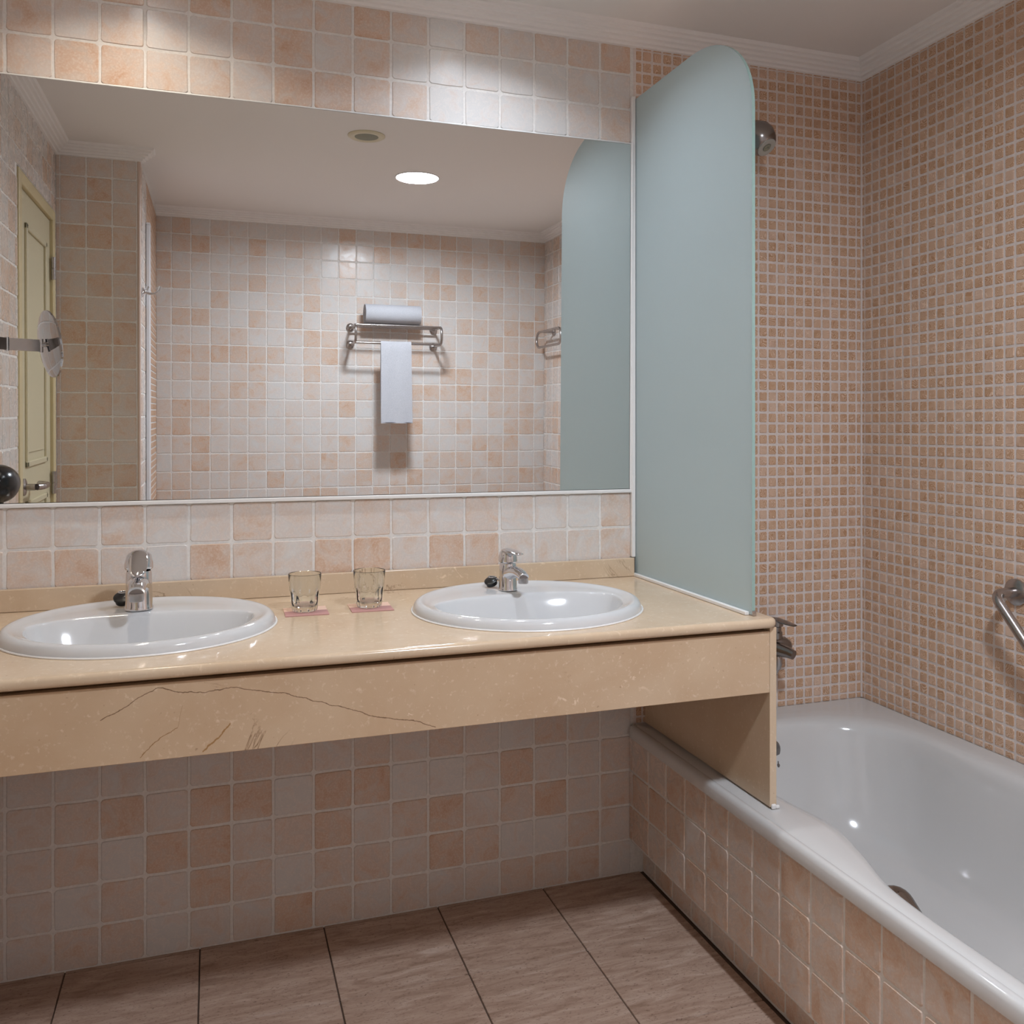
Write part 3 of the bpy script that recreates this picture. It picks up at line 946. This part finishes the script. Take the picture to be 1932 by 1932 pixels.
def opening(inset, r, z, dy0=0.0, lean=0.0):
    base = rrect(1.60 + 0.04 + inset, TX1 - 0.080 - inset, TY0 + 0.12 + inset + lean, TY1 - 0.115 - inset - dy0, r)
    out = []
    for x, y in base:
        lim = left_edge(y) + inset
        k_ = 0.012
        h_ = max(k_ - abs(x - lim), 0) / k_
        x = max(x, lim) + h_ * h_ * k_ * 0.25
        out.append((x, y, z))
    return out
def flat(inset, r, z): return [(x, y, z) for x, y in rrect(TX0 + inset, TX1 - inset * 0.3, TY0 + inset * 0.3, TY1 - inset * 0.3, r)]
def blend(a, b, t, z): return [(p[0] + (q[0] - p[0]) * t, p[1] + (q[1] - p[1]) * t, z) for p, q in zip(a, b)]
o0 = flat(0.010, 0.02, ZT); i0 = opening(0.0, 0.24, ZT)
rings = [flat(0.006, 0.02, ZT - 0.034), flat(0.0005, 0.02, ZT - 0.033), flat(0.0, 0.02, ZT - 0.026), flat(0.001, 0.02, ZT - 0.012), flat(0.004, 0.02, ZT - 0.004), flat(0.010, 0.02, ZT - 0.0005),
         flat(0.019, 0.02, ZT), flat(0.0205, 0.02, ZT - 0.0012), flat(0.022, 0.02, ZT - 0.0002),
         blend(o0, i0, 0.5, ZT - 0.0005), blend(o0, i0, 0.8, ZT - 0.002), opening(0.0, 0.24, ZT - 0.006), opening(0.010, 0.24, ZT - 0.016), opening(0.018, 0.24, ZT - 0.035),
         opening(0.026, 0.235, ZT - 0.075, 0.005, 0.03), opening(0.040, 0.23, ZT - 0.15, 0.012, 0.08), opening(0.056, 0.22, ZT - 0.22, 0.022, 0.14), opening(0.078, 0.20, ZT - 0.275, 0.035, 0.19),
         opening(0.105, 0.18, ZT - 0.312, 0.055, 0.23), opening(0.14, 0.16, ZT - 0.328, 0.085, 0.27), opening(0.20, 0.12, ZT - 0.332, 0.14, 0.33)]
rings = [[(p[0] - 1.99, p[1] + 0.86, p[2] - 0.1) for p in r] for r in rings]
me = smooth_angle(loft_mesh(rings, close_last=True), 1.0)
link('tub_shell', me, M_ENAMEL, tub)
def tl(x, y, z): return (x - 1.99, y + .86, z - .1)
ov = lathe('overflow', [(0.034, 0), (0.034, 0.005), (0.030, 0.009), (0.012, 0.011), (0, 0.011)], M_DARKST, tub, tl(1.966, -0.141, 0.357), (PI / 2 + 0.06, 0, 0), 32)
tube('plug_chain', [tl(1.985, -0.156, 0.33), tl(1.985, -0.158, 0.27), tl(1.985, -0.160, 0.215)], 0.0016, M_DARKST, tub, 6)
lathe('chain_knob', [(0, -.006), (.004, -.004), (.005, 0), (.004, .004), (0, .006)], M_DARKST, tub, tl(1.985, -0.156, 0.318), n=10)
lathe('drain', [(0.030, 0), (0.030, 0.003), (0.022, 0.004), (0, 0.002)], M_CHROME, tub, tl(2.0, -0.46, ZT - 0.3318), n=28)
# grip on the inner side
gp = arc_path([tl(1.672, -0.905, 0.366), tl(1.736, -0.905, 0.374), tl(1.706, -1.05, 0.318), tl(1.672, -1.05, 0.308)], 0.02)
gv = tube_mesh(gp, 0.02, 12, True, 0.3)
link('grip_handle', gv, M_DARKST, tub)

# ------------------------------------------------------------------ shower head, bath mixer, grab bar
sh = thing('shower_head', 'round dark chrome fixed shower head above the bath', 'shower head', (1.938, -0.0015, 2.078))
lathe('wall_flange', [(0.042, 0), (0.042, 0.006), (0.034, 0.020), (0.020, 0.032), (0.012, 0.034)], M_DARKST, sh, (0, 0, -0.005), (PI / 2, 0, 0), 32)
tube('arm', arc_path([(0, -0.02, 0), (0.004, -0.075, 0.0), (0.014, -0.105, 0.02)], 0.02), 0.011, M_DARKST, sh, 14)
from mathutils import Euler
hdir = Vector((0.22, -0.55, -0.74)).normalized()
qh = Vector((0, 0, 1)).rotation_difference(hdir)
head = lathe('head', [(0, -0.062), (0.020, -0.060), (0.036, -0.050), (0.046, -0.032), (0.048, -0.012), (0.042, 0.010), (0.033, 0.024), (0.029, 0.027), (0, 0.027)], M_DARKST, sh, (0.018, -0.115, 0.030), n=36)
head.rotation_mode = 'QUATERNION'; head.rotation_quaternion = qh
lathe('spray_ring', [(0.0285, 0.026), (0.0285, 0.0295), (0.022, 0.031), (0.013, 0.029), (0.013, 0.027)], M_NOZZLE, head, n=32)
lathe('nozzle', [(0.0115, 0.027), (0.0115, 0.0305), (0.005, 0.031), (0.003, 0.028)], M_VENTG, head, n=24)

mx = thing('bath_mixer', 'dark chrome wall mixer tap with shower hose over the bath', 'tap', (2.012, -0.0015, 0.638))
for dx in (-0.075, 0.035):
    lathe('wall_flange', [(0.031, 0), (0.031, 0.005), (0.024, 0.014), (0.014, 0.018), (0.014, 0.05)], M_STEEL, mx, (dx, 0, 0.0), (PI / 2, 0, 0), 28)
tube('mixer_body', [(-0.10, -0.066, 0.0), (-0.085, -0.066, 0.0), (0.03, -0.066, 0.0), (0.052, -0.068, -0.002), (0.066, -0.071, -0.006), (0.074, -0.074, -0.010)], [0.024, 0.0275, 0.0275, 0.025, 0.018, 0.009], M_DARKST, mx, 24)
tube('spout', [(0.010, -0.08, -0.004), (0.022, -0.10, -0.008), (0.034, -0.120, -0.012), (0.040, -0.134, -0.016)], [0.021, 0.019, 0.016, 0.014], M_DARKST, mx, 18)
lathe('cartridge', [(0.020, 0), (0.020, 0.018), (0.017, 0.022), (0.017, 0.034), (0.022, 0.037), (0.022, 0.052), (0.016, 0.058), (0, 0.059)], M_DARKST, mx, (0.026, -0.066, 0.020), n=30)
rings = []
for (y, w, th, z) in ((-.040, .016, .006, .074), (-.066, .019, .007, .074), (-.090, .017, .0045, .0715), (-.108, .0145, .0035, .068), (-.122, .010, .003, .066)):
    rings.append([(0.026 + (-(y) - .066) * 0.45 + w * math.cos(2 * PI * i / 18), y, z + th * math.sin(2 * PI * i / 18)) for i in range(18)])
link('lever', smooth_angle(loft_mesh(rings, True, True), 0.9), M_DARKST, mx)
lathe('hose_nut', [(0.0105, 0), (0.0135, -0.004), (0.0145, -0.012), (0.0145, -0.030), (0.011, -0.040), (0.009, -0.046)], M_STEEL, mx, (0.030, -0.070, -0.026), n=20)
hp = [(0.030, -0.070, -0.066)]
for k in range(1, 15):
    a = k / 14
    hp.append((0.030 - 0.19 * a * (0.35 + 0.65 * a), -0.070 + 0.02 * math.sin(a * PI), -0.066 - 0.085 * math.sin(a * PI * 0.98) + 0.10 * a * a))
tube('hose', hp, 0.0078, M_STEEL, mx, 14)

gb = thing('grab_bar', 'angled brushed steel grab bar on the mosaic wall beside the bath', 'grab bar', (XR - 0.003, -0.578, 0.862))
lathe('wall_flange', [(0.034, 0), (0.034, 0.006), (0.028, 0.010), (0.014, 0.012)], M_STEEL, gb, (0, 0, 0), (0, -PI / 2, 0), 32)
bar = arc_path([(0, 0, 0), (-0.078, 0, 0), (-0.078, -0.33, -0.36), (0, -0.33, -0.36)], 0.032, 8)
tube('bar', bar, 0.0125, M_STEEL, gb, 18)
lathe('wall_flange', [(0.034, 0), (0.034, 0.006), (0.028, 0.010), (0.014, 0.012)], M_STEEL, gb, (0, -0.33, -0.36), (0, -PI / 2, 0), 32)

# ------------------------------------------------------------------ towel rack, towels, rail and hook seen in the mirror
RZ, RZL = 1.812, 1.712
rk = thing('towel_rack', 'chrome double towel rack on the tiled wall seen in the mirror', 'towel rack', (1.45, YF + 0.0035, RZ))
xa, xb = -0.245, 0.245
for x in (xa, xb):
    for z in (0.0, RZL - RZ):
        lathe('wall_flange', [(0.023, 0), (0.023, 0.008), (0.015, 0.014), (0.009, 0.016)], M_STEEL, rk, (x, 0, z), (-PI / 2, 0, 0), 24)
    tube('side_loop', arc_path([(x, 0.01, 0), (x, 0.215, 0), (x, 0.215, RZL - RZ), (x, 0.01, RZL - RZ)], 0.045, 8), 0.0075, M_STEEL, rk, 12)
for y in (0.06, 0.125, 0.19):
    tube('shelf_bar', [(xa, y, 0.0), (xb, y, 0.0)], 0.006, M_STEEL, rk, 12)
for y in (0.19,):
    tube('towel_bar', [(xa, y, RZL - RZ), (xb, y, RZL - RZ)], 0.006, M_STEEL, rk, 12)

# rolled towel: a flattened spiral extruded along x
def roll_towel():
    t = thing('rolled_towel', 'rolled white towel lying on top of the towel rack', 'towel', (1.43, YF + 0.115, RZ + 0.0065))
    sp = []
    turns = 4.2; n = 150; r0, r1 = 0.010, 0.058
    for i in range(n + 1):
        a = -PI / 2 - 2 * PI * turns * (1 - i / n)
        r = r0 + (r1 - r0) * i / n
        sp.append((r * math.cos(a), r * math.sin(a)))
    th = 0.0095
    rings = []
    for x in (-0.16, -0.157, 0.157, 0.16):
        k = 0.7 if abs(x) > 0.159 else 1.0
        ring_ = []
        for i, (y, z) in enumerate(sp):
            L = math.hypot(y, z); ring_.append((x, y * (1 + k * th / 2 / L), (z * (1 + k * th / 2 / L)) * 0.98 + 0.0635))
        for i in range(n, -1, -1):
            y, z = sp[i]; L = math.hypot(y, z); ring_.append((x, y * (1 - k * th / 2 / L), (z * (1 - k * th / 2 / L)) * 0.98 + 0.0635))
        rings.append(ring_)
    me = loft_mesh(rings, True, True)
    smooth_angle(me, 0.8)
    link('towel_roll', me, M_TOWEL, t)
roll_towel()
def hung_towel():
    t = thing('hand_towel', 'white hand towel folded over the lower bar of the rack', 'towel', (1.435, YF + 0.0035 + 0.19, RZL))
    prof = [(-0.016, -0.34), (-0.015, -0.2), (-0.0125, -0.03), (-0.0115, 0.0), (-0.008, 0.0085), (0, 0.0115), (0.008, 0.0085), (0.0115, 0.0), (0.013, -0.05), (0.0145, -0.2), (0.017, -0.38), (0.0195, -0.425), (0.0205, -0.452)]
    inn = [(0.013, -0.450), (0.0125, -0.425), (0.0105, -0.38), (0.0085, -0.2), (0.0075, -0.05), (0.0067, 0.0), (0.005, 0.005), (0, 0.0068), (-0.005, 0.005), (-0.0067, 0.0), (-0.0075, -0.03), (-0.009, -0.2), (-0.010, -0.34)]
    rings = []
    for k in range(17):
        u = -1 + k / 8
        x = 0.087 * u
        w = 0.0035 * math.sin(u * 5 + 0.6)
        rings.append([(x + 0.004 * (-z) / .45 + (0.004 * (-z) / .45) * u, y + w * min(1, -z * 4 if z < 0 else 0) + 0.003 * (abs(u) ** 4) * (1 if y > 0 else -1) * -1, z) for y, z in prof + inn])
    me = loft_mesh(rings, True, True)
    smooth_angle(me, 0.8)
    link('towel_cloth', me, M_TOWEL, t)
    box('hem', -0.085, 0.091, 0.0188, 0.0215, -0.446, -0.4435, plain('hem_stitch', srgb(176, 178, 190), 0.9), t)
hung_towel()

rl = thing('towel_rail', 'chrome looped towel rail on the right wall seen in the mirror', 'towel rail', (XR - 0.0035, -2.6, 1.765))
lp = []
for k in range(13):
    a = PI / 2 + k * PI / 12
    lp.append((-0.078, -0.155 + 0.046 * math.cos(a), 0.046 * math.sin(a)))
for k in range(13):
    a = -PI / 2 + k * PI / 12
    lp.append((-0.078, 0.155 + 0.046 * math.cos(a), 0.046 * math.sin(a)))
lp.append(lp[0])
tube('loop', lp, 0.0075, M_STEEL, rl, 12)
for y in (-0.11, 0.11):
    tube('bracket', [(0, y, 0.046), (-0.078, y, 0.046)], 0.008, M_STEEL, rl, 12)
    lathe('wall_flange', [(0.022, 0), (0.022, 0.007), (0.010, 0.012)], M_STEEL, rl, (0, y, 0.046), (0, -PI / 2, 0), 20)

hk = thing('robe_hook', 'small chrome robe hook on the side of the partition wall', 'hook', (XS + 0.0035, -1.86, 1.835))
lathe('back_plate', [(0.021, 0), (0.021, 0.004), (0.012, 0.009), (0.007, 0.010)], M_CHROME, hk, (0, 0, 0), (0, PI / 2, 0), 24)
tube('hook_arm', [(0.005, 0, 0), (0.03, 0, -0.006), (0.052, 0, -0.004), (0.068, 0, 0.010), (0.074, 0, 0.028)], [0.006, 0.0055, 0.005, 0.0048, 0.0065], M_CHROME, hk, 10)
tube('hook_arm', [(0.005, 0, 0.004), (0.018, 0, 0.012), (0.024, 0, 0.026)], [0.0055, 0.005, 0.0065], M_CHROME, hk, 10)

pf = thing('wall_profile', 'tall white plastic profile fixed to the side of the partition', 'profile', (XS + 0.0035, -2.13, 0.003))
box('profile_body', 0, 0.016, -0.035, 0.035, 0, 2.17, M_WHITEP, pf, 0.003)
box('end_cap', 0, 0.0175, -0.0365, 0.0365, 2.1702, 2.18, M_WHITEP, pf, 0.002)

# ------------------------------------------------------------------ magnifying mirror and hair dryer on the left wall
mg = thing('magnifying_mirror', 'round chrome magnifying mirror on a folding arm at the left wall', 'mirror', (XL + 0.0035, -0.36, 1.505))
box('wall_plate', 0, 0.012, -0.03, 0.03, -0.06, 0.06, M_CHROME, mg, 0.004)
tube('pivot', [(0.02, 0, -0.03), (0.02, 0, 0.03)], 0.008, M_CHROME, mg, 14)
mc = Vector((0.172, -0.170, 0.006))
el = Vector((0.075, -0.115, 0))
def flat_bar(name, a, b, hgt, th, mat, par):
    a, b = Vector(a), Vector(b)
    d = (b - a); L = d.length
    o = box(name, 0, L, -th / 2, th / 2, -hgt / 2, hgt / 2, mat, par, 0.001)
    o.location = a; o.rotation_euler = (0, 0, math.atan2(d.y, d.x))
    return o
flat_bar('arm', (0.02, 0, 0), el, 0.034, 0.006, M_STEEL, mg)
tube('pivot', [(el.x, el.y, -0.019), (el.x, el.y, 0.019)], 0.006, M_CHROME, mg, 12)
nb = Vector((-0.88, 0.42, -0.13)).normalized()
bk = mc + nb * 0.022
flat_bar('arm', el, bk, 0.034, 0.006, M_STEEL, mg)
tube('pivot', [(bk.x, bk.y, -0.019), (bk.x, bk.y, 0.019)], 0.006, M_CHROME, mg, 12)
disc = lathe('mirror_disc', [(0, -0.012), (0.05, -0.0105), (0.088, -0.004), (0.0955, -0.001), (0.0965, 0.003), (0.093, 0.006), (0.0925, 0.0045), (0.05, 0.0030), (0, 0.0025)], plain('polished_chrome', (0.48, 0.48, 0.49, 1), 0.03, 1.0), mg, mc, n=64, ang=0.5)
disc.rotation_mode = 'QUATERNION'
disc.rotation_quaternion = Vector((0, 0, -1)).rotation_difference(nb)
tube('ball_joint', [mc + nb * 0.010, bk], 0.008, M_CHROME, mg, 12)

hd_ = thing('hair_dryer', 'black wall-mounted hair dryer reflected at the left mirror edge', 'hair dryer', (XL - 0.001, -0.40, 1.12))
box('wall_holder', 0.0045, 0.03, -0.035, 0.035, -0.10, 0.03, M_BLACK, hd_, 0.006)
b = lathe('dryer_body', [(0, -0.085), (0.022, -0.082), (0.040, -0.066), (0.051, -0.035), (0.053, 0.0), (0.048, 0.035), (0.038, 0.062), (0.031, 0.09), (0.0305, 0.105), (0.027, 0.105), (0.026, 0.09), (0, 0.088)], M_BLACK, hd_, (0.062, -0.055, 0.0), (PI / 2, 0, 0), 40)
tube('handle', [(0.058, -0.06, -0.03), (0.050, -0.05, -0.09), (0.044, -0.045, -0.15)], [0.020, 0.017, 0.019], M_BLACK, hd_, 18)
tube('cord', [(0.044, -0.045, -0.15), (0.05, -0.03, -0.20), (0.02, 0.0, -0.22), (0.012, 0.0, -0.10)], 0.004, M_BLACK, hd_, 8)

# ------------------------------------------------------------------ ceiling fittings and their light
def downlight(x, y, r, power, label, lens_r, spread, color=LAMP_COL):
    t = thing('ceiling_downlight', label, 'ceiling light', (x, y, H))
    lathe('trim_ring', [(lens_r, -0.0005), (lens_r, -0.004), (r - 0.003, -0.005), (r, -0.002), (r, 0.0)], M_WHITEP, t, n=48)
    lathe('lens', [(0, -0.0025), (lens_r - 0.0005, -0.0025), (lens_r - 0.0005, -0.0005)], M_LED, t, n=48)
    ld = bpy.data.lights.new('downlight_lamp', 'AREA')
    ld.shape = 'DISK'; ld.size = 2 * lens_r * 0.97
    ld.energy = power; ld.color = color; ld.spread = spread
    lo = bpy.data.objects.new('lamp', ld)
    COL.objects.link(lo); lo.location = (0, 0, -0.006); lo.parent = t
    return t
downlight(1.362, -1.815, 0.103, P_ROOM, 'lit round ceiling light in the middle of the room, seen in the mirror', 0.099, 2.95)
downlight(0.282, -0.312, 0.048, P_SINK, 'recessed ceiling spot above the left washbasin', 0.040, 2.25, WARM_COL)
downlight(1.128, -0.312, 0.048, P_SINK, 'recessed ceiling spot above the washbasin by the glass screen', 0.040, 2.25)

sp = thing('ceiling_speaker', 'round cream ceiling speaker with grey grille, seen in the mirror', 'speaker', (1.035, -1.268, H))
lathe('rim', [(0.074, 0.0), (0.074, -0.003), (0.066, -0.008), (0.050, -0.0075), (0.047, -0.0055)], M_VENTR, sp, n=48)
lathe('grille', [(0.047, -0.0055), (0.03, -0.0075), (0, -0.0085)], M_VENTG, sp, n=40)
